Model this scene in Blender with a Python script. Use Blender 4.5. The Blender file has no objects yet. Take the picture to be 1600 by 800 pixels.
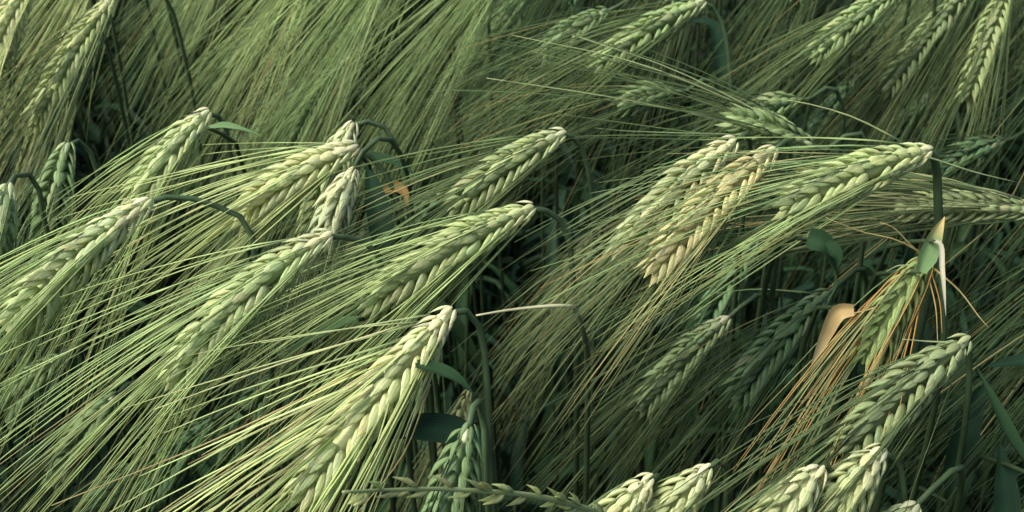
import bpy, math, random
import numpy as np
from mathutils import Vector, Matrix

random.seed(7)
rng = np.random.default_rng(11)
scene = bpy.context.scene
COL = scene.collection
R = math.radians

# ------------------------------------------------------------------ camera
CAM = Vector((0.0, 0.0, 1.01))
PITCH = R(33.0)
HFOV = R(45.0)
cam_data = bpy.data.cameras.new('camera')
cam_data.angle = HFOV
cam_data.clip_start = 0.01
cam_data.clip_end = 400.0
cam_data.dof.use_dof = True
cam_data.dof.focus_distance = 0.37
cam_data.dof.aperture_fstop = 32.0
cam = bpy.data.objects.new('camera', cam_data)
cam.location = CAM
cam.rotation_euler = (R(90) - PITCH, 0, 0)
COL.objects.link(cam)
scene.camera = cam

# ------------------------------------------------------------------ sky, sun, exposure
SUN_TO = Vector((-0.58, -0.20, 0.79)).normalized()
SUN_EL = math.asin(SUN_TO.z)
SUN_AZ = math.atan2(SUN_TO.x, SUN_TO.y)
world = bpy.data.worlds.new('World')
scene.world = world
world.use_nodes = True
wn = world.node_tree
bg = wn.nodes['Background']
sky = wn.nodes.new('ShaderNodeTexSky')
sky.sky_type = 'NISHITA'
sky.sun_disc = False
sky.sun_elevation = SUN_EL
sky.sun_rotation = SUN_AZ
sky.air_density = 1.0
sky.dust_density = 4.0
sky.ozone_density = 1.0
bg.inputs['Strength'].default_value = 0.05
wn.links.new(sky.outputs['Color'], bg.inputs['Color'])

sun_data = bpy.data.lights.new('sun', 'SUN')
sun_data.energy = 1.5
sun_data.angle = R(38)
sun_data.color = (1.0, 0.97, 0.90)
sun = bpy.data.objects.new('sun', sun_data)
sun.rotation_euler = SUN_TO.to_track_quat('Z', 'Y').to_euler()
sun.location = (-2, 1, 4)
COL.objects.link(sun)

vs = scene.view_settings
vs.view_transform = 'Standard'
vs.look = 'None'
vs.exposure = 1.85
vs.gamma = 1.0
vs.use_curve_mapping = False
scene.cycles.max_bounces = 5
scene.cycles.diffuse_bounces = 3
scene.cycles.glossy_bounces = 2
scene.cycles.transmission_bounces = 3
scene.cycles.use_denoising = True

# ------------------------------------------------------------------ pixel to place
FPX = 800.0 / math.tan(HFOV / 2)
VR = Vector((1, 0, 0))
VF = Vector((0, math.cos(PITCH), -math.sin(PITCH)))
VU = Vector((0, math.sin(PITCH), math.cos(PITCH)))
CANOPY = 0.80

def ray(px, py):
    return VF + VR * ((px - 800) / FPX) + VU * ((400 - py) / FPX)

def at(px, py, depth):
    return CAM + ray(px, py) * depth

def depth_at_height(px, py, z):
    return (z - CAM.z) / ray(px, py).z

def project(p):
    d = p - CAM
    dep = d.dot(VF)
    if dep <= 0.01:
        return None
    return 800 + FPX * d.dot(VR) / dep, 400 - FPX * d.dot(VU) / dep

# ------------------------------------------------------------------ materials
def new_mat(name):
    m = bpy.data.materials.new(name)
    m.use_nodes = True
    nt = m.node_tree
    nt.nodes.clear()
    return m, nt

def plant_mat(name, source, rough=0.5, spec=0.35, transl=0.2, grain=False, stripes=None):
    """Plant tissue: colour from the object's colour or a per-piece colour attribute,
    broken up by noise, with some light let through."""
    m, nt = new_mat(name)
    N, L = nt.nodes, nt.links
    out = N.new('ShaderNodeOutputMaterial')
    pr = N.new('ShaderNodeBsdfPrincipled')
    pr.inputs['Roughness'].default_value = rough
    pr.inputs['Specular IOR Level'].default_value = spec
    tc = N.new('ShaderNodeTexCoord')
    if source == 'object':
        src = N.new('ShaderNodeObjectInfo')
        colr = src.outputs['Color']
    else:
        src = N.new('ShaderNodeAttribute')
        src.attribute_name = 'Col'
        colr = src.outputs['Color']
    mapn = N.new('ShaderNodeMapping')
    noise = N.new('ShaderNodeTexNoise')
    noise.inputs['Detail'].default_value = 3.0
    L.new(tc.outputs['Object'], mapn.inputs['Vector'])
    L.new(mapn.outputs['Vector'], noise.inputs['Vector'])
    if grain:
        mapn.inputs['Scale'].default_value = (9.0, 9.0, 1.3)
        noise.inputs['Scale'].default_value = 1.0
        add = N.new('ShaderNodeVectorMath')
        add.operation = 'ADD'
        comb = N.new('ShaderNodeCombineXYZ')
        mul = N.new('ShaderNodeMath'); mul.operation = 'MULTIPLY'
        mul.inputs[1].default_value = 37.0
        L.new(src.outputs['Random'], mul.inputs[0])
        L.new(mul.outputs[0], comb.inputs['X'])
        L.new(mul.outputs[0], comb.inputs['Z'])
        L.new(mapn.outputs['Vector'], add.inputs[0])
        L.new(comb.outputs['Vector'], add.inputs[1])
        L.new(add.outputs['Vector'], noise.inputs['Vector'])
    else:
        mapn.inputs['Scale'].default_value = (1, 1, 1)
        noise.inputs['Scale'].default_value = 90.0
    ramp = N.new('ShaderNodeMapRange')
    ramp.inputs['From Min'].default_value = 0.3
    ramp.inputs['From Max'].default_value = 0.7
    ramp.inputs['To Min'].default_value = 0.78
    ramp.inputs['To Max'].default_value = 1.14
    L.new(noise.outputs['Fac'], ramp.inputs['Value'])
    mix = N.new('ShaderNodeMix')
    mix.data_type = 'RGBA'
    mix.blend_type = 'MULTIPLY'
    mix.inputs['Factor'].default_value = 1.0
    L.new(colr, mix.inputs['A'])
    comb2 = N.new('ShaderNodeCombineXYZ')
    for ax in 'XYZ':
        L.new(ramp.outputs['Result'], comb2.inputs[ax])
    L.new(comb2.outputs['Vector'], mix.inputs['B'])
    final = mix.outputs['Result']
    if stripes == 'uv':
        uv = N.new('ShaderNodeUVMap')
        sep = N.new('ShaderNodeSeparateXYZ')
        L.new(uv.outputs['UV'], sep.inputs['Vector'])
        wv = N.new('ShaderNodeMath'); wv.operation = 'MULTIPLY'; wv.inputs[1].default_value = 75.0
        L.new(sep.outputs['X'], wv.inputs[0])
        sn = N.new('ShaderNodeMath'); sn.operation = 'SINE'
        L.new(wv.outputs[0], sn.inputs[0])
        mr = N.new('ShaderNodeMapRange')
        mr.inputs['From Min'].default_value = -1
        mr.inputs['To Min'].default_value = 0.82
        mr.inputs['To Max'].default_value = 1.12
        L.new(sn.outputs[0], mr.inputs['Value'])
        c3 = N.new('ShaderNodeCombineXYZ')
        for ax in 'XYZ':
            L.new(mr.outputs['Result'], c3.inputs[ax])
        mx = N.new('ShaderNodeMix'); mx.data_type = 'RGBA'; mx.blend_type = 'MULTIPLY'
        mx.inputs['Factor'].default_value = 1.0
        L.new(final, mx.inputs['A']); L.new(c3.outputs['Vector'], mx.inputs['B'])
        final = mx.outputs['Result']
    if grain:
        sp = N.new('ShaderNodeSeparateXYZ')
        L.new(tc.outputs['Object'], sp.inputs['Vector'])
        m1 = N.new('ShaderNodeMath'); m1.operation = 'MULTIPLY'; m1.inputs[1].default_value = 30.0
        L.new(sp.outputs['X'], m1.inputs[0])
        m2 = N.new('ShaderNodeMath'); m2.operation = 'COSINE'
        L.new(m1.outputs[0], m2.inputs[0])
        m3 = N.new('ShaderNodeMapRange')
        m3.inputs['From Min'].default_value = -1.0
        m3.inputs['To Min'].default_value = 0.80
        m3.inputs['To Max'].default_value = 1.08
        L.new(m2.outputs[0], m3.inputs['Value'])
        c4 = N.new('ShaderNodeCombineXYZ')
        for ax in 'XYZ':
            L.new(m3.outputs['Result'], c4.inputs[ax])
        mx2 = N.new('ShaderNodeMix'); mx2.data_type = 'RGBA'; mx2.blend_type = 'MULTIPLY'
        mx2.inputs['Factor'].default_value = 1.0
        L.new(final, mx2.inputs['A']); L.new(c4.outputs['Vector'], mx2.inputs['B'])
        final = mx2.outputs['Result']
    L.new(final, pr.inputs['Base Color'])
    bump = N.new('ShaderNodeBump')
    bump.inputs['Strength'].default_value = 0.35 if grain else 0.2
    bump.inputs['Distance'].default_value = 0.0006
    L.new(noise.outputs['Fac'], bump.inputs['Height'])
    L.new(bump.outputs['Normal'], pr.inputs['Normal'])
    if transl > 0:
        tr = N.new('ShaderNodeBsdfTranslucent')
        L.new(final, tr.inputs['Color'])
        ms = N.new('ShaderNodeMixShader')
        ms.inputs['Fac'].default_value = transl
        L.new(pr.outputs[0], ms.inputs[1])
        L.new(tr.outputs[0], ms.inputs[2])
        L.new(ms.outputs[0], out.inputs['Surface'])
    else:
        L.new(pr.outputs[0], out.inputs['Surface'])
    return m

M_GRAIN = plant_mat('barley_grain_husk', 'object', 0.6, 0.22, 0.38, grain=True)
M_AWN = plant_mat('barley_awn', 'attr', 0.55, 0.2, 0.28)
M_STEM = plant_mat('barley_stem', 'attr', 0.55, 0.25, 0.0)
M_LEAF = plant_mat('barley_leaf', 'attr', 0.65, 0.12, 0.18, stripes='uv')

def soil_mat():
    m, nt = new_mat('field_soil')
    N, L = nt.nodes, nt.links
    out = N.new('ShaderNodeOutputMaterial')
    pr = N.new('ShaderNodeBsdfPrincipled')
    pr.inputs['Roughness'].default_value = 0.95
    tc = N.new('ShaderNodeTexCoord')
    no = N.new('ShaderNodeTexNoise')
    no.inputs['Scale'].default_value = 14.0
    no.inputs['Detail'].default_value = 8.0
    cr = N.new('ShaderNodeValToRGB')
    cr.color_ramp.elements[0].color = (0.025, 0.018, 0.012, 1)
    cr.color_ramp.elements[1].color = (0.085, 0.062, 0.042, 1)
    bp = N.new('ShaderNodeBump'); bp.inputs['Distance'].default_value = 0.03
    L.new(tc.outputs['Object'], no.inputs['Vector'])
    L.new(no.outputs['Fac'], cr.inputs['Fac'])
    L.new(cr.outputs['Color'], pr.inputs['Base Color'])
    L.new(no.outputs['Fac'], bp.inputs['Height'])
    L.new(bp.outputs['Normal'], pr.inputs['Normal'])
    L.new(pr.outputs[0], out.inputs['Surface'])
    return m

# ------------------------------------------------------------------ mesh collector
class MB:
    def __init__(self):
        self.v = []; self.f = []; self.c = []; self.uv = []; self.n = 0

    def add(self, verts, faces, cols, uvs=None):
        """verts (n,3) array, faces list of index tuples, cols (3,) or (n,3)"""
        verts = np.asarray(verts, dtype=float)
        cols = np.asarray(cols, dtype=float)
        if cols.ndim == 1:
            cols = np.repeat(cols[None, :], len(verts), 0)
        self.v.append(verts); self.c.append(cols)
        self.uv.append(np.zeros((len(verts), 2)) if uvs is None else np.asarray(uvs, dtype=float))
        k = self.n
        self.f.extend([tuple(i + k for i in f) for f in faces])
        self.n += len(verts)

    def mesh(self, name, mat, origin=(0, 0, 0), smooth=True):
        V = np.concatenate(self.v) - np.array(origin)
        C = np.concatenate(self.c)
        UV = np.concatenate(self.uv)
        me = bpy.data.meshes.new(name)
        me.from_pydata(V.tolist(), [], self.f)
        me.attributes.new('Col', 'FLOAT_COLOR', 'POINT')
        me.attributes['Col'].data.foreach_set('color', np.concatenate([C, np.ones((len(C), 1))], 1).astype(np.float32).ravel())
        uvl = me.uv_layers.new(name='UVMap')
        li = np.zeros(len(me.loops), dtype=np.int32)
        me.loops.foreach_get('vertex_index', li)
        uvl.data.foreach_set('uv', UV[li].astype(np.float32).ravel())
        if smooth:
            me.polygons.foreach_set('use_smooth', np.ones(len(me.polygons), dtype=bool))
        me.materials.append(mat)
        me.update()
        return me

_tube_faces = {}
def tube_faces(k, s):
    key = (k, s)
    if key not in _tube_faces:
        fs = []
        for i in range(k - 1):
            for j in range(s):
                a = i * s + j; b = i * s + (j + 1) % s
                fs.append((a, b, b + s, a + s))
        fs.append(tuple(range(s - 1, -1, -1)))
        fs.append(tuple(range((k - 1) * s, k * s)))
        _tube_faces[key] = fs
    return _tube_faces[key]

def unit(v):
    v = np.asarray(v, dtype=float)
    return v / max(1e-12, np.linalg.norm(v))

def tube(mb, pts, radii, col, sides=5):
    pts = np.asarray(pts, dtype=float)
    k = len(pts)
    tan = np.gradient(pts, axis=0)
    tan /= np.maximum(np.linalg.norm(tan, axis=1, keepdims=True), 1e-9)
    ref = np.array([0.31, 0.9, 0.29]) if abs(tan[0][1]) < 0.8 else np.array([0.9, 0.1, 0.4])
    a = np.cross(tan, ref); a /= np.maximum(np.linalg.norm(a, axis=1, keepdims=True), 1e-9)
    b = np.cross(tan, a)
    ang = np.arange(sides) * 2 * math.pi / sides
    r = np.asarray(radii, dtype=float).reshape(-1, 1, 1)
    ring = (a[:, None, :] * np.cos(ang)[None, :, None] + b[:, None, :] * np.sin(ang)[None, :, None]) * r
    V = (pts[:, None, :] + ring).reshape(-1, 3)
    col = np.asarray(col, dtype=float)
    if col.ndim == 2:
        col = np.repeat(col, sides, 0)
    mb.add(V, tube_faces(k, sides), col)

def smooth_path(ctrl, n):
    """Catmull-Rom through control points"""
    P = [np.array(c, dtype=float) for c in ctrl]
    if len(P) == 2:
        return np.array([P[0] + (P[1] - P[0]) * t for t in np.linspace(0, 1, n)])
    P = np.array(P)
    h = np.maximum(np.linalg.norm(np.diff(P, axis=0), axis=1), 1e-6) ** 0.7
    k = np.concatenate([[0], np.cumsum(h)])
    sl = np.diff(P, axis=0) / h[:, None]
    m = np.zeros_like(P)
    m[0], m[-1] = sl[0], sl[-1]
    for i in range(1, len(P) - 1):
        m[i] = (sl[i - 1] * h[i] + sl[i] * h[i - 1]) / (h[i - 1] + h[i])
    out = []
    for t in np.linspace(0, k[-1] - 1e-9, n):
        i = min(len(h) - 1, int(np.searchsorted(k, t, side='right') - 1))
        u = (t - k[i]) / h[i]
        out.append((2 * u ** 3 - 3 * u ** 2 + 1) * P[i] + (u ** 3 - 2 * u ** 2 + u) * h[i] * m[i]
                   + (-2 * u ** 3 + 3 * u ** 2) * P[i + 1] + (u ** 3 - u ** 2) * h[i] * m[i + 1])
    return np.array(out)

def leaf_blade(mb, ctrl, width, col, face=(0, 0, 1), fold=0.35, n=13, tip=0.03, twist=0.0, root=0.55, tipcol=None):
    """Ribbon leaf with a folded midrib; face is the direction its upper side looks."""
    pts = smooth_path(ctrl, n)
    tan = np.gradient(pts, axis=0)
    tan /= np.maximum(np.linalg.norm(tan, axis=1, keepdims=True), 1e-9)
    face = np.asarray(face, dtype=float)
    V, UV, C = [], [], []
    for i in range(n):
        t = i / (n - 1)
        w = width * 0.5 * (root + (1 - root) * min(1, t / 0.25)) * max(tip, (1 - max(0, (t - 0.35) / 0.65) ** 1.8))
        s = unit(np.cross(tan[i], face)); nn = unit(np.cross(s, tan[i]))
        a = twist * t
        s2 = s * math.cos(a) + nn * math.sin(a); n2 = nn * math.cos(a) - s * math.sin(a)
        wob = 0.06 * math.sin(9 * t + width * 4000)
        for q in (-1, -0.5, 0, 0.5, 1):
            lift = fold * abs(q) * w - 0.12 * w * (abs(q) == 0.5) + wob * w * q
            V.append(pts[i] + s2 * q * w + n2 * lift); UV.append((q * 0.5 + 0.5, t))
            c = np.array(col)
            if tipcol is not None:
                k = min(1, max(0, (t - 0.55) / 0.35)); c = c * (1 - k) + np.array(tipcol) * k
            if q == 0: c = c * 1.25
            C.append(c)
    F = []
    for i in range(n - 1):
        for j in range(4):
            a = i * 5 + j
            F.append((a, a + 1, a + 6, a + 5))
    mb.add(V, F, C, UV)

# ------------------------------------------------------------------ grain template
def grain_template(seed, rings=8, sides=10):
    """A husked grain along +Z: rounded belly, keeled and ribbed back, long pointed beak that runs into the awn."""
    r = random.Random(seed)
    if rings == 8:
        zz = [0.0, 0.08, 0.22, 0.38, 0.55, 0.72, 0.87, 1.0]
        ww = [0.30, 0.62, 0.92, 1.0, 0.86, 0.52, 0.23, 0.10]
    else:
        zz = [0, 0.2, 0.42, 0.72, 1.0]
        ww = [0.35, 0.9, 1.0, 0.52, 0.10]
    V = []
    for z, w in zip(zz, ww):
        w = w * 0.5 * (1 + r.uniform(-0.05, 0.05))
        bend = 0.20 * math.sin(math.pi * min(1, z * 1.1)) - 0.06
        for j in range(sides):
            a = 2 * math.pi * (j + 0.5 * (sides % 4 == 2)) / sides
            x = math.cos(a) * w
            s = math.sin(a)
            y = w * (0.62 * s if s > 0 else 0.5 * s)
            if sides == 10:
                if j == 2: y *= 1.10                      # keel
                if j in (1, 3): y *= 0.86
            V.append((x, y + bend, z))
    return np.array(V), tube_faces(len(zz), sides)

GR_HI = [grain_template(i) for i in range(4)]
GR_LO = [grain_template(i, rings=5, sides=5) for i in range(2)]
GRAIN_MESH = []
for (V, F) in GR_HI:
    mb = MB(); mb.add(V, F, (0.3, 0.35, 0.15))
    GRAIN_MESH.append(mb.mesh('grain', M_GRAIN))

PAL = {
    'white': (0.73, 0.76, 0.47), 'cream': (0.58, 0.62, 0.30), 'pale': (0.48, 0.56, 0.26),
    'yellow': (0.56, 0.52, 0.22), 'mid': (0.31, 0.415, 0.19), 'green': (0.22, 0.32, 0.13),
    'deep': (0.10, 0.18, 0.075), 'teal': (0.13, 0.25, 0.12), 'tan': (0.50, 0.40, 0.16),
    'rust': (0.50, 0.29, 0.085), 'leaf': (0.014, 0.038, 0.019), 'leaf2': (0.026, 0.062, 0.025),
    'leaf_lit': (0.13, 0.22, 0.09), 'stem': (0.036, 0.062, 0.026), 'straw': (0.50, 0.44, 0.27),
}
def pal(c):
    return np.array(PAL[c] if isinstance(c, str) else c, dtype=float)

def jitter(c, amt=0.12, r=random):
    k = 1 + r.uniform(-amt, amt)
    return np.clip(np.array([c[0] * k * (1 + r.uniform(-amt, amt) * 0.4), c[1] * k, c[2] * k * (1 + r.uniform(-amt, amt) * 0.5)]), 0, 0.9)

# ------------------------------------------------------------------ the ear of barley
def ear_curve(B, T, bow):
    """bow: how far (fraction of length) the middle is lifted upward"""
    B = np.array(B); T = np.array(T)
    L = np.linalg.norm(T - B)
    ax = (T - B) / L
    up = np.array([0, 0, 1.0]) - ax * ax[2]
    up = unit(up)
    C = (B + T) / 2 + up * bow * L * 2
    def pt(u): return (1 - u) ** 2 * B + 2 * u * (1 - u) * C + u * u * T
    def tg(u): return unit(2 * (1 - u) * (C - B) + 2 * u * (T - C))
    return pt, tg, L

def florets(pt, tg, L, view, r, roll, fat=1.0, splay=1.0, step=0.0043, gsize=1.0):
    """Yields every floret of a six-rowed ear: u, base, outward, grain axis, cross axis, length, width, row kind"""
    nodes = max(6, int(round(L / step * 2)))
    res = []
    for i in range(nodes):
        u = (i + 0.6) / (nodes + 0.8)
        t = tg(u); c = pt(u)
        n = unit(view - t * np.dot(view, t))            # towards the viewer
        s = np.cross(n, t)                               # across
        prof = (0.34 + 0.66 * min(1, u / 0.34) ** 0.8) * (1.0 if u < 0.7 else 1 - 0.42 * ((u - 0.7) / 0.3) ** 1.4)
        side = 0 if i % 2 == 0 else math.pi
        for j in (-1, 0, 1):
            ph = roll + side + j * R(60) + r.uniform(-0.10, 0.10)
            o = n * math.cos(ph) + s * math.sin(ph)
            dl = R((18 if j == 0 else 27) * splay + r.uniform(-6, 6))
            g = unit(t * math.cos(dl) + o * math.sin(dl) + s * r.uniform(-0.06, 0.06))
            y = unit(o - g * np.dot(o, g)); x = np.cross(y, g)
            gl = 0.0100 * (0.4 + 0.6 * prof) * gsize * r.uniform(0.92, 1.08)
            gw = 0.0047 * prof * fat * gsize * r.uniform(0.92, 1.08)
            base = c + o * 0.0032 * prof * fat + t * r.uniform(-0.0006, 0.0006) - t * 0.003
            res.append((u, base, o, g, x, y, gl, gw, j, t, n, s))
    return res

def awn_dirs(fl, r, leftfan, rightfan, pick):
    """direction of the awn on one floret; fans in degrees either side of the ear"""
    u, base, o, g, x, y, gl, gw, j, t, n, s = fl
    s2 = s if np.dot(s, pick) > 0 else -s               # the side towards image right / below
    sg = float(np.dot(o, s2)); vg = float(np.dot(o, n))
    wide = 0.68 - 0.45 * u
    if sg < 0:
        a = -leftfan * wide * abs(sg) ** 0.8
    else:
        a = rightfan * wide * abs(sg) ** 0.8
    a = R(a + r.gauss(0, 2.6) - 1)
    d = t * math.cos(a) + s2 * math.sin(a) + n * (0.16 * vg + r.gauss(0, 0.05))
    return unit(d)

def add_awn(mb, p0, d, length, r, col0, col1, rad=0.00036, sag=0.04, k=7, sides=3, bend=0.03):
    v = np.linspace(0, 1, k)[:, None]
    side = unit(np.cross(d, [r.uniform(-1, 1), r.uniform(-1, 1), r.uniform(-1, 1)]))
    pts = p0 + d * length * v + np.array([0, 0, -1.0]) * (sag * length) * v ** 2 + side * (r.uniform(-bend, bend) * length) * v ** 2
    kk = 1 - np.linspace(0, 1, k)
    radii = rad * (0.22 + 0.78 * kk ** 0.75)
    m = np.linspace(0, 1, k)[:, None]
    cols = col0 * (1 - m) + col1 * m
    tube(mb, pts, radii, cols, sides)

def awn_colours(base, r, tan=0.04, rust=0.0, lum=1.0):
    q = r.random()
    if q < rust:
        return jitter(pal('rust'), 0.2, r), jitter(pal('tan'), 0.2, r)
    if q < rust + tan:
        return jitter(base * 0.95, 0.1, r), jitter(pal('tan'), 0.15, r)
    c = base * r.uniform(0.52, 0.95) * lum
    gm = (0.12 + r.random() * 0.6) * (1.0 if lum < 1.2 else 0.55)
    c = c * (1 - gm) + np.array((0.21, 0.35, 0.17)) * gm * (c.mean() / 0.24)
    c = c * np.array((1.04, 1.05, 0.90))
    return jitter(c, 0.12, r), jitter(c * 0.92, 0.12, r)

VIEW0 = np.array(-VF)
PICK = np.array(VR * 0.7 - VU * 0.7)

def stem_points(B, t0, neck, ground, r, hook=1.0):
    """from the ear's foot over the bent neck down to the ground"""
    B = np.array(B)
    if neck is None:
        back = -np.array(t0)
        h = unit([back[0], back[1], 0])
        rise = max(0.0, back[2])
        c = [B, B + back * 0.012 * hook, B + h * 0.022 * hook + np.array([0, 0, (0.006 + 0.004 * rise) * hook]),
             B + h * 0.034 * hook + np.array([0, 0.004, -0.008]), B + h * 0.040 * hook + np.array([0, 0.008, -0.05])]
    else:
        c = [B] + [np.array(q) for q in neck]
    last = c[-1]
    if ground is None:
        ground = np.array([last[0] + r.uniform(0.0, 0.05), last[1] + r.uniform(-0.02, 0.05), 0.0])
    for f in (0.18, 0.5, 0.8):
        c.append(last + (ground - last) * f + np.array([r.uniform(-1, 1) * 0.006, r.uniform(-1, 1) * 0.006, 0]))
    c.append(ground)
    return c, ground

def tag(o, label=None, cat=None, group=None, kind=None):
    if label: o['label'] = label
    if cat: o['category'] = cat
    if group: o['group'] = group
    if kind: o['kind'] = kind
    return o

def link(name, data, parent=None, loc=(0, 0, 0)):
    o = bpy.data.objects.new(name, data)
    o.location = loc
    if parent is not None:
        o.parent = parent
    COL.objects.link(o)
    return o

def random_leaf(mb, foot, r, length=None, width=None, col=None, erect=(0.25, 0.9)):
    """a blade that leaves the stem, rises and arches over"""
    length = length or r.uniform(0.12, 0.22)
    width = width or r.uniform(0.008, 0.013)
    az = r.uniform(0, 2 * math.pi)
    h = np.array([math.cos(az), math.sin(az), 0])
    e = r.uniform(*erect)
    h = h / max(1.0, e)
    p = [foot, foot + h * length * 0.22 + np.array([0, 0, length * 0.28 * e]),
         foot + h * length * 0.55 + np.array([0, 0, length * 0.36 * e]),
         foot + h * length * 0.85 + np.array([0, 0, length * (0.36 * e - r.uniform(0.1, 0.4))])]
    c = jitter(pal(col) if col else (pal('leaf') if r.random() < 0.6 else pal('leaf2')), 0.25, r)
    leaf_blade(mb, p, width, c, face=np.array([0, 0, 1.0]) + h * 0.2, twist=r.uniform(-0.9, 0.9), n=10)

count = {'plants': 0}
def barley(label, B, T, depth=None, zoff=0.0, tilt=-0.10, col='pale', bleach=0.15, bow=0.06, leftfan=26, rightfan=14,
           awn=0.105, roll=None, neck=None, neck_depth=None, fat=1.0, splay=1.0, detail=True, group=None, seed=None,
           tan=0.05, rust=0.0, extra_awns=(), gsize=1.0, awn_col=None, leaves=1, world=None, awn_keep=0.95, stem_rad=0.00105, hook=0.8, awn_rad=0.00033, lum=0.66):
    """One barley plant: an Empty on the ground with stem, leaf, ear (> grains, awns).
    B, T: where the ear's foot and tip appear in the photograph; the foot lies at canopy height."""
    count['plants'] += 1
    r = random.Random(seed if seed is not None else 1000 + count['plants'])
    if world is None:
        d = depth if depth else depth_at_height(B[0], B[1], CANOPY + zoff)
        Bw = at(B[0], B[1], d)
        pxlen = math.hypot(T[0] - B[0], T[1] - B[1])
        Tw = at(T[0], T[1], d + tilt * pxlen / FPX * d)
    else:
        Bw, Tw = world; d = (Bw - CAM).dot(VF)
    pt, tg, L = ear_curve(Bw, Tw, bow)
    view = unit(np.array(CAM - Bw)) if world is None else VIEW0
    roll = r.choice((-1, 1)) * r.uniform(0.3, 0.65) if roll is None else roll
    neckw = None
    if neck:
        nd = d if neck_depth is None else neck_depth
        neckw = [at(q[0], q[1], nd + 0.004 * (i + 1)) for i, q in enumerate(neck)]
    ctrl, ground = stem_points(Bw, tg(0), neckw, None, r, hook if detail else 0.4)
    root = link('barley_plant', None, None, tuple(ground))
    root.empty_display_size = 0.02
    tag(root, label, 'barley', group or 'ripening barley plants in the field')
    base = pal(col)
    # stem
    sp = smooth_path(ctrl, 44)
    mb = MB()
    scol = np.array([pal('stem') * (1.35 if i < 6 else 1.0) for i in range(len(sp))]) * r.uniform(0.85, 1.2)
    rad = np.array([stem_rad * (0.95 + 0.5 * i / len(sp)) for i in range(len(sp))])
    tube(mb, sp, rad, scol, 7)
    link('stem', mb.mesh('stem', M_STEM, ground), root)
    # leaf blades
    for k in range(leaves):
        mb = MB()
        low = [i for i in range(len(sp)) if 0.30 < sp[i][2] < 0.54]
        random_leaf(mb, sp[r.choice(low)], r, length=r.uniform(0.11, 0.17), erect=(0.5, 1.8))
        link('leaf', mb.mesh('leaf', M_LEAF, ground), root)
    # ear
    Bo = np.array(Bw)
    fls = florets(pt, tg, L, view, r, roll, fat, splay, gsize=gsize)
    mb = MB()
    us = np.linspace(-0.015, 0.97, 12)
    core = [pt(u) for u in us]
    tube(mb, core, np.array([0.0012, 0.0015, 0.0018, 0.0022] + [0.0026] * 5 + [0.0021, 0.0014, 0.0007]) * min(1.0, fat * gsize),
         np.array([base * 0.9 * (1 - max(0, 1 - u / 0.12)) + pal('white') * max(0, 1 - u / 0.12) for u in np.clip(us, 0, 1)]), 6)
    if not detail:
        for fl in fls:
            u, b0, o, g, x, y, gl, gw, j, t, n, s = fl
            V, F = GR_LO[r.randrange(2)]
            W = b0 + V[:, :1] * x * gw + V[:, 1:2] * y * gw * 0.85 + V[:, 2:3] * g * gl
            mb.add(W, F, jitter(base, 0.16, r))
    ear = link('ear', mb.mesh('ear', M_STEM, Bo), root, tuple(Bo - ground))
    if detail and bleach >= 0.2:
        for q in range(6):
            t = tg(0.0); u0 = r.uniform(0.0, 0.07)
            o2 = unit(np.cross(t, [r.uniform(-1, 1), r.uniform(-1, 1), r.uniform(-1, 1)]))
            g2 = unit(t * r.uniform(0.5, 1.0) + o2 * r.uniform(0.25, 0.7))
            y2 = unit(o2 - g2 * np.dot(o2, g2)); x2 = np.cross(y2, g2)
            gl2, gw2 = r.uniform(0.004, 0.009), r.uniform(0.0010, 0.0017)
            b2 = pt(u0) + o2 * 0.0012 - Bo
            hu = bpy.data.objects.new('husk_shred', GRAIN_MESH[q % 4])
            hu.parent = ear
            hu.matrix_basis = Matrix([[x2[a] * gw2, y2[a] * gw2 * 0.6, g2[a] * gl2, b2[a]] for a in range(3)] + [[0, 0, 0, 1]])
            c = jitter(pal('white'), 0.1, r)
            hu.color = (c[0], c[1], c[2], 1)
            COL.objects.link(hu)
    grad = r.uniform(0.0, 0.45); gap = r.uniform(0.0, 0.04)
    ab = MB()
    acol = pal(awn_col) if awn_col is not None else base
    for q, fl in enumerate(fls):
        u, b0, o, g, x, y, gl, gw, j, t, n, s = fl
        if detail and not (r.random() < gap and u > 0.2):
            go = bpy.data.objects.new('grain', GRAIN_MESH[r.randrange(len(GRAIN_MESH))])
            M = Matrix(((x[0] * gw, y[0] * gw * 0.85, g[0] * gl, b0[0] - Bo[0]),
                        (x[1] * gw, y[1] * gw * 0.85, g[1] * gl, b0[1] - Bo[1]),
                        (x[2] * gw, y[2] * gw * 0.85, g[2] * gl, b0[2] - Bo[2]), (0, 0, 0, 1)))
            go.parent = ear
            go.matrix_basis = M
            k = max(0.0, 1 - u / max(0.02, bleach)) * r.uniform(0.5, 1.0)
            c = base * (1 - k) + pal('white') * k
            kg = grad * max(0.0, u - 0.3) * (0.6 + 0.4 * r.random())
            c = c * (1 - kg) + np.array((0.20, 0.31, 0.13)) * kg
            if r.random() < 0.08: c = c * 0.75 + pal('straw') * 0.25
            c = jitter(np.minimum(c * 1.26 + 0.015, 0.84), 0.12, r)
            go.color = (c[0], c[1], c[2], 1)
            COL.objects.link(go)
        if r.random() > awn_keep or u < 0.03:
            continue
        dvec = awn_dirs(fl, r, leftfan, rightfan, PICK)
        tip = b0 + g * gl * 0.97 + y * (-0.05 * 0.85) * gw
        ln = awn * (r.uniform(0.72, 1.1) if r.random() > 0.07 else r.uniform(0.3, 0.7)) * (0.82 if j else 1.0) * (1 - 0.25 * max(0, 0.15 - u) / 0.15)
        c0, c1 = awn_colours(acol, r, tan, rust, lum)
        # the awn grows out of the grain's tip along the grain, then swings to its own course
        d0 = unit(0.45 * g + 0.55 * dvec)
        kk = 8
        v = np.linspace(0, 1, kk)[:, None]
        side = unit(np.cross(dvec, [r.uniform(-1, 1), r.uniform(-1, 1), r.uniform(-1, 1)]))
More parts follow.
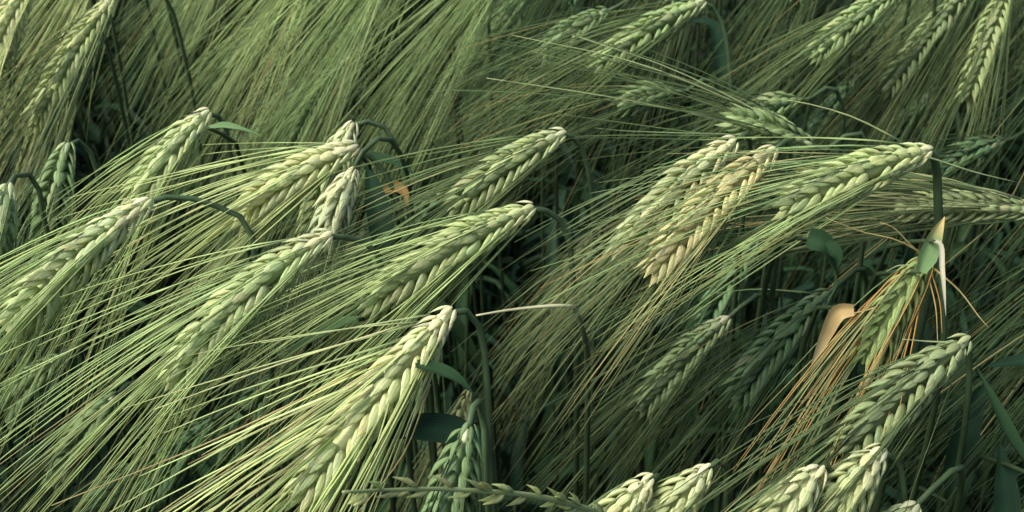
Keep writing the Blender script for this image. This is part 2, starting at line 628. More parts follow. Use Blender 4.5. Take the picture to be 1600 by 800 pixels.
        pts = tip + ln * (dvec * v + (d0 - dvec) * 0.22 * (1 - np.exp(-v / 0.22))) + np.array([0, 0, -1.0]) * 0.085 * ln * v ** 2 \
            + side * r.gauss(0, 0.034) * ln * v ** 2
        radii = awn_rad * r.uniform(0.7, 1.15) * (0.20 + 0.80 * (1 - np.linspace(0, 1, kk)) ** 0.8)
        m = np.linspace(0, 1, kk)[:, None]
        tube(ab, pts, radii, c0 * (1 - m) + c1 * m, 3)
        if r.random() < (0.22 if detail else 0.55):      # the finer bristle of the glume beside it
            dg = unit(dvec + 0.09 * np.array([r.gauss(0, 1), r.gauss(0, 1), r.gauss(0, 1)]))
            add_awn(ab, b0 + g * gl * 0.75 + y * 0.1 * gw, dg, ln * r.uniform(0.55, 1.0), r, c0, c1, rad=awn_rad * 0.62, sag=0.08, k=6, bend=0.06)
    for ex in extra_awns:
        poly, ccol, dd = ex
        P = smooth_path([at(a[0], a[1], d + dd * (i / max(1, len(poly) - 1))) for i, a in enumerate(poly)], 9)
        tube(ab, P, 0.00040 * (0.25 + 0.75 * (1 - np.linspace(0, 1, 9)) ** 0.8), jitter(pal(ccol), 0.1, r), 3)
    aw = link('awns', ab.mesh('awns', M_AWN, Bo), ear)
    aw['kind'] = 'stuff'
    aw['label'] = 'long thin bristles fanning out from the grains of the ear'
    return root

# ------------------------------------------------------------------ ground
gm = bpy.data.meshes.new('ground')
gm.from_pydata([(-60, -60, 0), (60, -60, 0), (60, 60, 0), (-60, 60, 0)], [], [(0, 1, 2, 3)])
gm.materials.append(soil_mat())
ground_obj = link('ground', gm)
tag(ground_obj, 'dark bare soil between the barley stems', None, None, 'structure')

# ------------------------------------------------------------------ the ears one can tell apart
# main ear, front centre
barley('large pale barley ear in the foreground hanging from a hooked green stem, centre bottom', (702, 489), (458, 795),
       col='cream', bleach=0.22, lum=1.4, leftfan=52, rightfan=26, awn=0.108, bow=0.02, roll=-0.45, tan=0.16, awn_rad=0.00048, awn_keep=1.0,
       neck=[(722, 484), (742, 497), (755, 535), (763, 640), (768, 760)],
       extra_awns=[([(672, 492), (560, 511), (408, 536)], 'pale', -0.02), ([(640, 505), (420, 575), (240, 640)], 'cream', -0.03),
                   ([(690, 520), (662, 600), (632, 695)], 'pale', -0.01), ([(672, 600), (630, 710), (560, 800)], 'tan', -0.02),
                   ([(600, 560), (330, 690), (80, 790)], 'tan', -0.05)])
barley('broad pale ear at left, bleached at its foot, with arched stem running right', (228, 316), (5, 525),
       col='pale', bleach=0.42, lum=1.4, leftfan=21, rightfan=28, awn=0.11, bow=0.04, roll=0.3, tan=0.08,
       neck=[(255, 309), (300, 310), (345, 325), (385, 347), (400, 420)])
barley('long curved pale ear in the left middle below the twin bleached ears', (512, 369), (263, 612), bow=0.085,
       col='pale', leftfan=30, rightfan=22, lum=1.4, awn=0.112, roll=-0.35, tan=0.07, bleach=0.2,
       neck=[(535, 370), (560, 374), (585, 388), (600, 450)])
barley('plump pale green ear at the centre, straight stem hooking to its right', (828, 326), (565, 485), bow=0.035,
       col=(0.428, 0.503, 0.220), lum=1.4, leftfan=22, rightfan=28, awn=0.105, roll=-0.3, tan=0.06, bleach=0.12,
       neck=[(850, 328), (872, 340), (888, 370), (896, 440)])
barley('cream ear of the twin pair left of centre, lying flatter with stem curving down right', (554, 230), (362, 350), bow=0.06,
       col='cream', leftfan=24, rightfan=22, lum=1.4, awn=0.105, roll=-0.2, tan=0.07, bleach=0.3,
       neck=[(575, 242), (605, 275), (625, 330), (640, 400)])
barley('steeper ear of the twin pair left of centre, hanging behind its cream neighbour', (549, 197), (480, 390), zoff=-0.012,
       col=(0.367, 0.439, 0.190), leftfan=22, rightfan=10, awn=0.10, roll=0.2, bleach=0.3,
       neck=[(572, 190), (600, 198), (622, 235), (635, 300)])
barley('short whitish dried ear hanging right under the twin pair', (550, 270), (505, 392), zoff=-0.004, tilt=0.0,
       col=(0.408, 0.449, 0.240), leftfan=14, rightfan=8, awn=0.08, bleach=0.75, fat=0.85, awn_keep=0.5, roll=0.5)
barley('pale ear with pointed foot and small leaf at its stem, behind the left bleached ear', (324, 178), (203, 345),
       col='pale', leftfan=20, rightfan=18, lum=1.4, awn=0.105, roll=-0.4, bleach=0.25, tan=0.15,
       neck=[(336, 178), (350, 192), (358, 230)])
barley('big yellow green ear in the upper left corner, second from the left edge', (174, 0), (48, 210), bow=0.03,
       col=(0.398, 0.460, 0.190), leftfan=24, rightfan=14, awn=0.11, roll=-0.45, tan=0.16)
barley('yellowish ear cut by the top left corner of the picture', (52, -28), (-22, 135), col='cream', leftfan=22, rightfan=12, lum=1.4, awn=0.1, tan=0.2)
barley('small green ear hanging almost upright near the left edge', (104, 229), (74, 385), zoff=-0.02, col='green', leftfan=24, rightfan=14,
       awn=0.09, roll=0.1, splay=1.15, bleach=0.06, neck=[(118, 219), (135, 228), (150, 262), (160, 320)])
barley('thin ear cut by the left edge, hooked green stem above it', (11, 294), (-14, 415), zoff=-0.01, col='mid', leftfan=16, rightfan=8, awn=0.09,
       neck=[(20, 277), (36, 270), (55, 280), (66, 330)])
barley('green ear right of centre top, its dark stem curving behind a folded leaf', (1095, 4), (926, 108), bow=0.03,
       col=(0.326, 0.428, 0.170), leftfan=26, rightfan=16, awn=0.10, roll=-0.35, bleach=0.12,
       neck=[(1110, 8), (1128, 35), (1138, 85), (1142, 140)])
barley('soft green ear half lost among awns left of the green top ear', (944, 20), (846, 95), zoff=-0.02, col='green', leftfan=25, rightfan=14, awn=0.1, bleach=0.02)
barley('slim pale green ear in the middle with awns sweeping left, above the plump central ear', (877, 211), (702, 335), bow=0.05,
       col=(0.388, 0.460, 0.200), leftfan=30, rightfan=20, awn=0.105, roll=-0.2, bleach=0.22,
       neck=[(890, 212), (905, 222), (918, 260)])
barley('little shaded ear just below the green top ear', (1046, 143), (962, 168), zoff=-0.03, col='green', leftfan=16, rightfan=20, awn=0.09, bleach=0.02, fat=0.85)
barley('foreshortened green ear right of centre with awns spraying left and upward', (1260, 222), (1130, 182), zoff=-0.012, bow=0.02, tilt=-0.22,
       col=(0.306, 0.407, 0.170), leftfan=3, rightfan=26, awn=0.12, awn_keep=0.38, gsize=0.82, roll=0.2, bleach=0.1,
       extra_awns=[([(1245, 205), (1050, 108), (905, 58)], 'pale', -0.03), ([(1240, 200), (1000, 100), (800, 55)], 'pale', -0.03),
                   ([(1235, 215), (1000, 160), (760, 122)], 'pale', -0.05), ([(1230, 212), (980, 205), (930, 200)], 'mid', -0.04)])
barley('bleached yellow ear of the pair right of centre, farther left and higher', (1144, 224), (962, 408), zoff=0.008, hook=0.3, bow=0.05,
       col=(0.46, 0.50, 0.25), awn_keep=0.7, leftfan=28, rightfan=16, awn=0.08, roll=-0.2, bleach=0.3, tan=0.06)
barley('golden yellow ear of the pair right of centre, nearer and lower', (1207, 236), (1014, 436), zoff=0.014, hook=0.3, bow=0.04,
       col=(0.55, 0.53, 0.25), awn_keep=0.7, leftfan=30, rightfan=16, awn=0.08, roll=-0.4, bleach=0.12, tan=0.10)
barley('bright braided ear at right, nearly level, with dark stem dropping straight from its foot', (1447, 237), (1212, 332), zoff=0.014, bow=0.03,
       col=(0.439, 0.514, 0.225), lum=1.15, leftfan=30, rightfan=12, awn=0.095, roll=-0.5, bleach=0.18, tan=0.08, fat=1.05, stem_rad=0.0016,
       neck=[(1457, 240), (1463, 262), (1465, 300), (1466, 345)],
       extra_awns=[([(1410, 222), (1330, 182), (1240, 158), (1195, 155)], 'pale', -0.02), ([(1450, 245), (1520, 268), (1590, 285)], 'pale', 0.01)])
barley('green ear near the upper right, leftmost of three in a row along the top edge', (1402, -14), (1266, 95), bow=0.03,
       col=(0.306, 0.407, 0.165), leftfan=20, rightfan=14, awn=0.105, roll=-0.3, bleach=0.02)
barley('green ear near the upper right, middle of three in a row along the top edge', (1516, -22), (1382, 148), bow=0.02,
       col=(0.275, 0.358, 0.150), leftfan=20, rightfan=14, awn=0.105, roll=-0.35, bleach=0.02, zoff=-0.01)
barley('steepest and rightmost of three green ears along the top edge at right', (1578, -26), (1508, 165), bow=0.02,
       col=(0.316, 0.396, 0.160), leftfan=20, rightfan=14, awn=0.105, roll=-0.4, bleach=0.02, zoff=-0.005)
barley('pale ear lying level against the right edge behind the dark upright stem', (1618, 330), (1392, 328), zoff=-0.022, tilt=0.0, bow=0.04, gsize=0.82, fat=0.9,
       col=(0.347, 0.417, 0.190), leftfan=9, rightfan=10, awn=0.115, roll=0.2, bleach=0.06, tan=0.3)
barley('dim green ear behind the awns above the bright braided ear', (1240, 158), (1165, 190), zoff=-0.035, col='green', leftfan=14, rightfan=14, awn=0.09, bleach=0.02)
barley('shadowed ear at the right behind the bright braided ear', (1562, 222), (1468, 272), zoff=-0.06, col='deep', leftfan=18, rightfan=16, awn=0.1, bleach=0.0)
barley('slender shaded green ear in the lower right middle, left of its darker neighbour', (1134, 501), (996, 648), zoff=-0.075, bow=0.04,
       col=(0.255, 0.342, 0.150), leftfan=18, rightfan=16, awn=0.085, roll=-0.3, bleach=0.16)
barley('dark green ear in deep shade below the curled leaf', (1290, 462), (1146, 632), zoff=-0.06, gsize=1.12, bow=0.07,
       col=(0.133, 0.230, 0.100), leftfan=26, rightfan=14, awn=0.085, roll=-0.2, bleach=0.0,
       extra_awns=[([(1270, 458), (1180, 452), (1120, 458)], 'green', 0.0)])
barley('knobbly green ear at right with orange brown awns and ragged top', (1446, 402), (1345, 575), zoff=0.0, bow=0.05,
       col=(0.255, 0.342, 0.110), leftfan=12, rightfan=14, lum=1.0, awn=0.08, roll=0.5, bleach=0.0, fat=0.85, gsize=0.82, splay=1.0, rust=0.5, tan=0.34, awn_keep=1.0,
       awn_col='mid', neck=[(1452, 385), (1460, 372), (1470, 420), (1475, 520)],
       extra_awns=[([(1445, 405), (1420, 380), (1395, 355), (1375, 348)], 'tan', -0.01), ([(1448, 400), (1400, 375), (1345, 362), (1290, 340)], 'tan', -0.02),
                   ([(1460, 420), (1500, 455), (1530, 495), (1545, 512)], 'tan', -0.01), ([(1455, 425), (1468, 470), (1472, 520)], 'rust', -0.01),
                   ([(1450, 430), (1462, 480), (1465, 535)], 'tan', -0.02), ([(1436, 418), (1405, 415), (1385, 424)], 'pale', -0.01),
                   ([(1400, 470), (1330, 490), (1295, 485)], 'tan', -0.01),
                   ([(1438, 470), (1425, 540), (1405, 640)], 'rust', -0.03), ([(1432, 480), (1412, 560), (1380, 680)], 'rust', -0.03)])
barley('large shaded green ear in the lower right with neat rows of grain', (1507, 535), (1318, 712), zoff=-0.012, bow=0.05,
       col=(0.25, 0.31, 0.14), leftfan=12, rightfan=22, awn=0.105, roll=-0.35, bleach=0.03, fat=1.05, neck=[(1511, 531), (1514, 545), (1514, 600)], neck_depth=0.40,
       extra_awns=[([(1500, 536), (1440, 533), (1410, 530)], 'pale', -0.01)])
barley('pale ear at the bottom right with whitened ragged foot, right one of two', (1374, 707), (1262, 850), zoff=-0.03, bow=0.03,
       col=(0.439, 0.492, 0.220), leftfan=20, rightfan=14, awn=0.1, roll=-0.5, bleach=0.35, fat=1.0, gsize=0.92, neck=[(1390, 712), (1404, 726), (1412, 765)])
barley('pale ear at the bottom right with whitened ragged foot, left one of two', (1277, 736), (1168, 872), zoff=-0.03, bow=0.03,
       col=(0.459, 0.503, 0.235), leftfan=20, rightfan=14, awn=0.1, roll=0.45, bleach=0.4, gsize=0.9, neck=[(1288, 726), (1300, 734), (1306, 775)])
barley('pale ear cut by the bottom edge, slimmer left one of a close pair', (1014, 752), (900, 885), zoff=-0.05, bow=0.03,
       col='cream', leftfan=20, rightfan=14, awn=0.1, roll=-0.55, bleach=0.4, gsize=0.9, neck=[(1024, 743), (1034, 752), (1038, 795)])
barley('plump pale ear cut by the bottom edge, right one of a close pair', (1104, 735), (985, 870), zoff=-0.05, bow=0.03,
       col=(0.479, 0.524, 0.240), leftfan=22, rightfan=14, awn=0.1, roll=-0.45, bleach=0.35, fat=1.0, gsize=0.92, neck=[(1118, 722), (1132, 722), (1136, 770)])
barley('foot of an ear barely showing at the bottom right edge', (1428, 793), (1340, 900), zoff=-0.05, col='mid', leftfan=20, rightfan=12, awn=0.09, bleach=0.3)
barley('small fresh green upright ear right of the main ear behind the level grass spike', (731, 672), (688, 850), zoff=-0.005, tilt=0.1, bow=0.0, gsize=0.78,
       col=(0.16, 0.25, 0.10), leftfan=18, rightfan=14, awn=0.085, roll=0.55, bleach=0.02, splay=1.25, fat=0.95, awn_keep=0.6,
       neck=[(738, 640), (745, 620), (756, 660), (760, 750)])

# ears half hidden under the awns, upper left and middle
HID = [((440, 8), 'mid', 'half hidden green ear at the top edge right of the dark upper left gap'),
       ((602, -8), 'mid', 'half hidden green ear at the top edge above the dim tilted ear'),
       ((546, 88), 'green', 'dim tilted ear in the awn mat above the twin pale ears'),
       ((690, 30), 'green', 'green ear under the awns at top, left of the middle'),
       ((840, -25), 'green', 'ear cut by the top edge left of the soft green ear'),]
for i, (p, c, lab) in enumerate(HID):
    rr = random.Random(300 + i)
    L = rr.uniform(150, 185)
    a = R(rr.uniform(50, 64))
    barley(lab, p, (p[0] - L * math.cos(a), p[1] + L * math.sin(a)),
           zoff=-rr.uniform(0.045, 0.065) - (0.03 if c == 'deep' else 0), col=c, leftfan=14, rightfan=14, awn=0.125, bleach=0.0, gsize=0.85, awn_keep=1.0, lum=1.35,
           group='half hidden barley ears at the upper left', hook=0.25, fat=0.8, awn_col='mid' if c != 'deep' else 'green')
# ears in the shade between and below the bright ones
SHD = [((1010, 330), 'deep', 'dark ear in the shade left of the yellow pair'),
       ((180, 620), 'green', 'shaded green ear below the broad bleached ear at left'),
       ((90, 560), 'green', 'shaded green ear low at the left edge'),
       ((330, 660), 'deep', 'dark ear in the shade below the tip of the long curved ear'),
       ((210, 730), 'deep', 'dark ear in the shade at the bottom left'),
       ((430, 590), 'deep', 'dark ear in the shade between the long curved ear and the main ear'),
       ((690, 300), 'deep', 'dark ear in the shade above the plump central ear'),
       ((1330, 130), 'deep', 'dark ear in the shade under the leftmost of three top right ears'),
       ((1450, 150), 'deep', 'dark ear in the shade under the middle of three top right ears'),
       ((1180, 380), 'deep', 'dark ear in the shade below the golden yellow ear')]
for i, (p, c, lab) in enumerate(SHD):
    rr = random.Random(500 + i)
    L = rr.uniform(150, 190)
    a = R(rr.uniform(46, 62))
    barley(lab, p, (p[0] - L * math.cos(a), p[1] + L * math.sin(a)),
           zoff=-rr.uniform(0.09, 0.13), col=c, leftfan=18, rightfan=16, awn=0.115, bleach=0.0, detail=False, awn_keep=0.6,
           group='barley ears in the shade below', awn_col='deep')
# ears above the top edge and beyond the right edge, whose awns reach into the picture
rr = random.Random(77)
TOP = []
for row, y in enumerate((-135, -205)):
    for k in range(11):
        TOP.append((60 + k * 155 + row * 75 + rr.uniform(-40, 40), y + rr.uniform(-25, 25)))
TOP = [p for p in TOP if not (230 < p[0] < 400 and p[1] > -170)]
for i, p in enumerate(TOP):
    L = rr.uniform(120, 165) * (1 - 0.0008 * -p[1])
    a = R(rr.uniform(52, 66))
    barley('barley ear beyond the top edge, only its hanging awns in view', p, (p[0] - L * math.cos(a), p[1] + L * math.sin(a)),
           zoff=rr.uniform(0.0, 0.02), col=rr.choice([(0.35, 0.41, 0.19), (0.38, 0.42, 0.20), (0.45, 0.46, 0.23)]) if p[0] < 900 else rr.choice(['green', 'deep']),
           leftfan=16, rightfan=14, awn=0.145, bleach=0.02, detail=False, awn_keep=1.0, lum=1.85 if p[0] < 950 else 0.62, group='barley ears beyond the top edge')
for i, p in enumerate([(1735, 30), (1760, 190), (1790, 330), (1760, 440)]):
    L = rr.uniform(160, 210); a = R(rr.uniform(40, 62))
    barley('barley ear beyond the right edge, only its slanting awns in view', p, (p[0] - L * math.cos(a), p[1] + L * math.sin(a)),
           zoff=-rr.uniform(0.0, 0.04), awn_keep=0.6, col=rr.choice(['green', 'deep']), leftfan=18, rightfan=15, awn=0.115, bleach=0.02, detail=False,
           group='barley ears beyond the right edge')

# ------------------------------------------------------------------ leaves and odd pieces one can point at
def leafy_shoot(label, ctrl_px, depth, width, col, face=None, fold=0.3, twist=0.0, tipcol=None, dd=0.0, stem=True, root=0.55, tip=0.03, extra=()):
    """a shoot without an ear: stem up to the blade's foot (first point), and its blade"""
    pts = [np.array(at(p[0], p[1], depth + dd * i / max(1, len(ctrl_px) - 1))) for i, p in enumerate(ctrl_px)]
    r = random.Random(int(ctrl_px[0][0] * 7 + ctrl_px[0][1]))
    foot = pts[0]
    g = np.array([foot[0] + r.uniform(-0.02, 0.03), foot[1] + 0.08, 0.0])
    o = link('leafy_shoot', None, None, tuple(g)); o.empty_display_size = 0.02
    tag(o, label, 'leaf', 'leafy shoots among the barley')
    mb = MB()
    f3 = np.array(VF)
    c = [foot, foot + f3 * 0.016, foot + f3 * 0.035 + np.array([0, 0.01, -0.01]), foot + f3 * 0.045 + np.array([0, 0.012, -0.06]), foot * 0.4 + g * 0.6 + np.array([0, 0.02, 0]), g]
    tube(mb, smooth_path(c, 20), [0.0006 + 0.0008 * min(1, i / 6) for i in range(20)], pal('stem') * 0.8, 6)
    link('stem', mb.mesh('stem', M_STEM, g), o)
    mb = MB()
    f = np.array(face if face is not None else (VU * 0.8 - VF * 0.6))
    leaf_blade(mb, pts, width, pal(col), face=f, fold=fold, twist=twist, tipcol=None if tipcol is None else pal(tipcol), root=root, tip=tip, n=17)
    link('leaf', mb.mesh('leaf', M_LEAF, g), o)
    for (cp, w2, c2) in extra:
        mb = MB()
        leaf_blade(mb, [np.array(at(p[0], p[1], depth)) for p in cp], w2, pal(c2), face=f, fold=fold, n=13)
        link('leaf', mb.mesh('leaf', M_LEAF, g), o)
    return o

V = np.array(-VF)
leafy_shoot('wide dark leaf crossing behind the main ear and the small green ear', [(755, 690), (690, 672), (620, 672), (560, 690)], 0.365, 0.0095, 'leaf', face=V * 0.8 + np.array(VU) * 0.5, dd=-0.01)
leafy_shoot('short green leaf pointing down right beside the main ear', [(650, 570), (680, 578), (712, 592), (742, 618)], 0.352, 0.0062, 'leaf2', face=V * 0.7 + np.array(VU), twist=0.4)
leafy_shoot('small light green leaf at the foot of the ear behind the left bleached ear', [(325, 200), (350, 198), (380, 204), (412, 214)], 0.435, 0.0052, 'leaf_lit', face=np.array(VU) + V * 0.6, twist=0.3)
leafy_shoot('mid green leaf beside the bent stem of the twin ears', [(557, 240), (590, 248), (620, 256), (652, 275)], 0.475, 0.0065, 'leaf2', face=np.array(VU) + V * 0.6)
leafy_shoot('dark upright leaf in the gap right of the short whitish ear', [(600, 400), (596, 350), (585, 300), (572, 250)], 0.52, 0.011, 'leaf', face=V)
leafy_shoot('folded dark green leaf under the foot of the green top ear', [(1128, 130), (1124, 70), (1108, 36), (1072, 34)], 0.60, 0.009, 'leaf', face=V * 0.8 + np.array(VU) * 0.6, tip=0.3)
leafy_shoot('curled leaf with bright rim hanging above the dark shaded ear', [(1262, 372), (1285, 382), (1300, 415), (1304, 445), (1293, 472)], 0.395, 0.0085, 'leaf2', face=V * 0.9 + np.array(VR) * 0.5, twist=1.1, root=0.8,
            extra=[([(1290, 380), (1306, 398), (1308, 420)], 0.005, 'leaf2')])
leafy_shoot('withered orange leaf hanging left of the knobbly ear', [(1334, 484), (1308, 488), (1290, 518), (1278, 545), (1267, 570)], 0.372, 0.0056, (0.46, 0.33, 0.14), face=V + np.array(VR) * 0.2, twist=0.5, fold=0.35, root=0.6, tipcol=(0.50, 0.45, 0.25))
leafy_shoot('yellow tipped green leaf sheath standing above the knobbly ear', [(1438, 425), (1448, 400), (1460, 370), (1476, 338)], 0.372, 0.0058, 'leaf_lit', face=V, tipcol='tan', fold=0.5)
leafy_shoot('thin bleached strip of dry leaf hanging beside the knobbly ear', [(1459, 376), (1467, 378), (1472, 420), (1478, 494)], 0.368, 0.0016, (0.44, 0.42, 0.29), face=V, fold=0.2)
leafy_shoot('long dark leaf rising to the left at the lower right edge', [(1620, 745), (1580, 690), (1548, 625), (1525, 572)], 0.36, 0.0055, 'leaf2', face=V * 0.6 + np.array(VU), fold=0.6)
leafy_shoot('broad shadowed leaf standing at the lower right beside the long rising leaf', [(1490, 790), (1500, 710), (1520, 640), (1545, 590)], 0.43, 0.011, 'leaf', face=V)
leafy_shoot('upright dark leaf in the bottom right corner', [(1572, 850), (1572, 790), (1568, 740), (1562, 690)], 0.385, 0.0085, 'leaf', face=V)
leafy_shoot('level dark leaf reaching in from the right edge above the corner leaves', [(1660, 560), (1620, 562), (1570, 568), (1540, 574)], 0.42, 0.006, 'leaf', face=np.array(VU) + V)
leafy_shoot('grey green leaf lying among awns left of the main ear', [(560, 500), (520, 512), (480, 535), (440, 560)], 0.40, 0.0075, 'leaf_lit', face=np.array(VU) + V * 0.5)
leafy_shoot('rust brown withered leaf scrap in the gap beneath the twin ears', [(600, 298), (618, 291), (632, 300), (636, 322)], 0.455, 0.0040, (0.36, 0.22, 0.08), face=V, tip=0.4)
# pale broken straw
g0 = np.array(at(918, 560, 0.42)); g = np.array([g0[0] + 0.01, g0[1] + 0.02, 0.0])
o = link('withered_stalk', None, None, tuple(g)); o.empty_display_size = 0.02
tag(o, 'pale snapped straw pointing left in the dark gap right of the main ear', 'straw')
mb = MB()
P = smooth_path([at(744, 493, 0.38), at(800, 484, 0.385), at(868, 478, 0.39), at(898, 479, 0.395)], 14)
tube(mb, P, [0.0003 + 0.00045 * i / 13 for i in range(14)], (0.42, 0.42, 0.24), 5)
link('snapped_tip', mb.mesh('snapped_tip', M_STEM, g), o)
mb = MB()
P = smooth_path([at(898, 479, 0.395), at(907, 500, 0.40), at(916, 540, 0.41), g0, (g0 + g) / 2, g], 20)
tube(mb, P, [0.0010 + 0.0006 * i / 19 for i in range(20)], pal('stem') * 1.3, 6)
link('stem', mb.mesh('stem', M_STEM, g), o)

# level grass spike along the bottom
def spikelet_mesh():
    mb = MB()
    V, F = grain_template(21, rings=5, sides=6)
    mb.add(V, F, (0.3, 0.3, 0.14))
    return mb.mesh('spikelet', M_GRAIN)
SPK = spikelet_mesh()
spd = 0.278
line = smooth_path([at(p[0], p[1], spd + 0.012 * i) for i, p in enumerate([(536, 769), (600, 766), (680, 764), (760, 768), (830, 774), (890, 787), (940, 806), (985, 850)])], 40)
g = np.array([line[-1][0] + 0.03, line[-1][1] + 0.02, 0.0])
o = link('grass_spike', None, None, tuple(g)); o.empty_display_size = 0.02
tag(o, 'thin level grass spike with small paired spikelets along the bottom edge', 'grass')
mb = MB()
full = np.concatenate([line, smooth_path([line[-1], line[-1] + np.array([0.012, 0.008, -0.03]), (line[-1] + g) / 2, g], 14)[1:]])
tube(mb, full, [0.0004 + 0.0005 * min(1, i / 30) for i in range(len(full))], (0.24, 0.30, 0.13), 6)
link('stem', mb.mesh('stem', M_STEM, g), o)
r = random.Random(9)
k = 0
i = 3.0
while i < 37:
    i0 = int(i)
    t = unit(line[max(0, i0 - 1)] - line[min(39, i0 + 1)])
    n = unit(V - t * np.dot(V, t)); s = np.cross(n, t)
    q = -1 if k % 2 else 1
    for m in range(r.choice([1, 2, 2, 3])):
        gdir = unit(t + s * q * r.uniform(0.12, 0.42) + n * r.uniform(-0.1, 0.3))
        y = unit(s * q - gdir * np.dot(s * q, gdir)); x = np.cross(y, gdir)
        gl = r.uniform(0.0060, 0.0085); gw = r.uniform(0.0020, 0.0028)
        b0 = line[i0] + s * q * 0.0005 + t * r.uniform(-0.002, 0.002) + n * 0.0004 * m - g
        so = bpy.data.objects.new('spikelet', SPK)
        so.parent = o
        so.matrix_basis = Matrix([[x[a] * gw, y[a] * gw, gdir[a] * gl, b0[a]] for a in range(3)] + [[0, 0, 0, 1]])
        c = jitter(np.array((0.50, 0.55, 0.23)) if i < 24 else np.array((0.44, 0.52, 0.22)), 0.2, r)
        if r.random() < 0.08 and i < 14: c = jitter(pal('tan') * 0.9, 0.2, r)
        so.color = (c[0], c[1], c[2], 1)
        COL.objects.link(so)
    k += 1
    i += r.uniform(1.2, 2.2)

# ------------------------------------------------------------------ the rest of the field, and the thicket of stems and leaves below
def variant(i):
    """one whole plant as a single mesh for the mass of the field"""
    r = random.Random(900 + i)
    mb = MB()
    h = 0.76
    B = np.array([0, 0, h]); a = R(r.uniform(-25, 25))
    d = unit([-0.62 * math.cos(a) + 0.2 * math.sin(a), -0.42 * math.cos(a) - 0.5 * math.sin(a), -0.6])
    pt, tg, L = ear_curve(B, B + d * r.uniform(0.055, 0.068), 0.05)
    base = pal(r.choice(['mid', 'green', 'mid', (0.38, 0.42, 0.2)]))
    c, g = stem_points(B, tg(0), None, np.array([0.06, 0.03, 0.0]), r)
    sp = smooth_path(c, 18)
    tube(mb, sp, [0.0011 + 0.0005 * q / 17 for q in range(18)], pal('stem') * r.uniform(0.8, 1.1), 5)
    for fl in florets(pt, tg, L, VIEW0, r, r.uniform(-1, 1), step=0.0060):
        u, b0, o, gg, x, y, gl, gw, j, t, n, s = fl
        V_, F_ = GR_LO[r.randrange(2)]
        mb.add(b0 + V_[:, :1] * x * gw + V_[:, 1:2] * y * gw * 0.85 + V_[:, 2:3] * gg * gl, F_, jitter(base, 0.15, r))
        c0, c1 = awn_colours(base, r)
        add_awn(mb, b0 + gg * gl, awn_dirs(fl, r, 20, 18, PICK), 0.105 * r.uniform(0.75, 1.05), r, c0, c1, k=5)
    for q in range(4):
        random_leaf(mb, sp[r.choice([i for i in range(18) if 0.2 < sp[i][2] < 0.56])], r, length=r.uniform(0.1, 0.16))
    return mb.mesh('barley_plant_mesh', M_AWN)

src = bpy.data.collections.new('field_plants')
for i in range(6):
    src.objects.link(bpy.data.objects.new('field_plant', variant(i)))
def leaf_variant(i):
    """headless leafy stem for the shade"""
    r = random.Random(1900 + i)
    mb = MB()
    c = [np.array([0, 0, 0.62]), np.array([0.005, 0, 0.4]), np.array([0.0, 0.005, 0.2]), np.array([0, 0, 0])]
    sp = smooth_path(c, 12)
    tube(mb, sp, [0.0010 + 0.0008 * q / 11 for q in range(12)], pal('stem') * r.uniform(0.7, 1.0), 5)
    for q in range(6):
        random_leaf(mb, sp[r.randrange(1, 9)], r, length=r.uniform(0.14, 0.24), erect=(0.6, 2.2))
    return mb.mesh('leafy_stem_mesh', M_LEAF)
src2 = bpy.data.collections.new('thicket_plants')
for i in range(6):
    src2.objects.link(bpy.data.objects.new('leafy_stem', leaf_variant(i)))

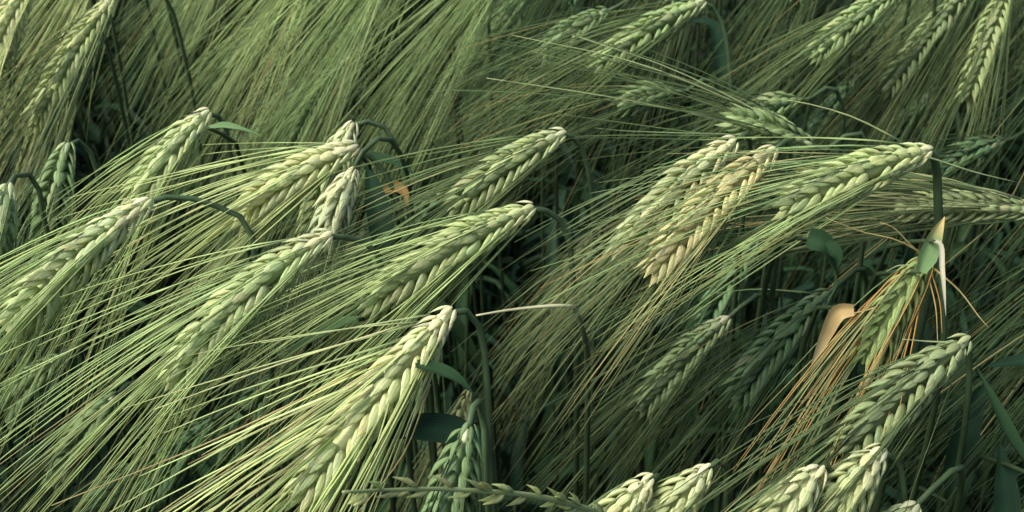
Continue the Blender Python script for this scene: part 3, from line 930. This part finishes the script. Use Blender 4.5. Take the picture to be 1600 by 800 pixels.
def scatter(name, label, collection, pts, scales, rots):
    me = bpy.data.meshes.new(name)
    me.from_pydata([tuple(p) for p in pts], [], [])
    me.attributes.new('size', 'FLOAT', 'POINT').data.foreach_set('value', np.array(scales, dtype=np.float32))
    me.attributes.new('turn', 'FLOAT_VECTOR', 'POINT').data.foreach_set('vector', np.array(rots, dtype=np.float32).ravel())
    ob = link(name, me)
    tag(ob, label, None, None, 'stuff')
    ng = bpy.data.node_groups.new(name, 'GeometryNodeTree')
    ng.interface.new_socket('Geometry', in_out='INPUT', socket_type='NodeSocketGeometry')
    ng.interface.new_socket('Geometry', in_out='OUTPUT', socket_type='NodeSocketGeometry')
    N, L = ng.nodes, ng.links
    gi = N.new('NodeGroupInput'); go = N.new('NodeGroupOutput')
    ci = N.new('GeometryNodeCollectionInfo')
    ci.inputs['Collection'].default_value = collection
    ci.inputs['Separate Children'].default_value = True
    ci.inputs['Reset Children'].default_value = True
    iop = N.new('GeometryNodeInstanceOnPoints')
    iop.inputs['Pick Instance'].default_value = True
    mp = N.new('GeometryNodeMeshToPoints')
    a1 = N.new('GeometryNodeInputNamedAttribute'); a1.data_type = 'FLOAT'; a1.inputs['Name'].default_value = 'size'
    a2 = N.new('GeometryNodeInputNamedAttribute'); a2.data_type = 'FLOAT_VECTOR'; a2.inputs['Name'].default_value = 'turn'
    L.new(gi.outputs[0], mp.inputs['Mesh'])
    L.new(mp.outputs['Points'], iop.inputs['Points'])
    L.new(ci.outputs[0], iop.inputs['Instance'])
    L.new(a1.outputs['Attribute'], iop.inputs['Scale'])
    L.new(a2.outputs['Attribute'], iop.inputs['Rotation'])
    L.new(iop.outputs['Instances'], go.inputs[0])
    md = ob.modifiers.new('scatter', 'NODES')
    md.node_group = ng
    return ob

r = random.Random(4242)
pts, sc, ro = [], [], []
x0, x1, y0, y1 = -1.25, 1.35, -0.55, 2.3
n = int((x1 - x0) * (y1 - y0) * 300)
for i in range(n):
    x, y = r.uniform(x0, x1), r.uniform(y0, y1)
    s = r.uniform(0.98, 1.07)
    head = Vector((x, y, 0.76 * s))
    q = project(head)
    if math.hypot(x, y) < 0.16:
        s = r.uniform(0.75, 0.85)
    elif q and -250 < q[0] < 1950 and -250 < q[1] < 1000:
        dark = not (400 < q[0] < 1000 and q[1] < 230)
        if r.random() < (1.0 if dark else 0.6):
            continue
        s = r.uniform(0.62, 0.78) if dark else r.uniform(0.70, 0.86)
    elif q and -250 < q[0] < 1950 and q[1] <= -250:
        s = r.uniform(0.94, 1.0)
    pts.append((x, y, 0)); sc.append(s); ro.append((0, 0, r.uniform(-0.5, 0.5)))
scatter('barley_crop', 'dense standing barley crop filling the rest of the field', src, pts, sc, ro)
pts, sc, ro = [], [], []
for i in range(2400):
    x, y = r.uniform(-0.8, 0.9), r.uniform(0.1, 1.7)
    pts.append((x, y, 0)); sc.append(r.uniform(0.45, 0.82)); ro.append((r.uniform(-0.08, 0.08), r.uniform(-0.08, 0.08), r.uniform(0, 6.28)))
scatter('barley_undergrowth', 'dark leaves and stems in the shade beneath the ears', src2, pts, sc, ro)
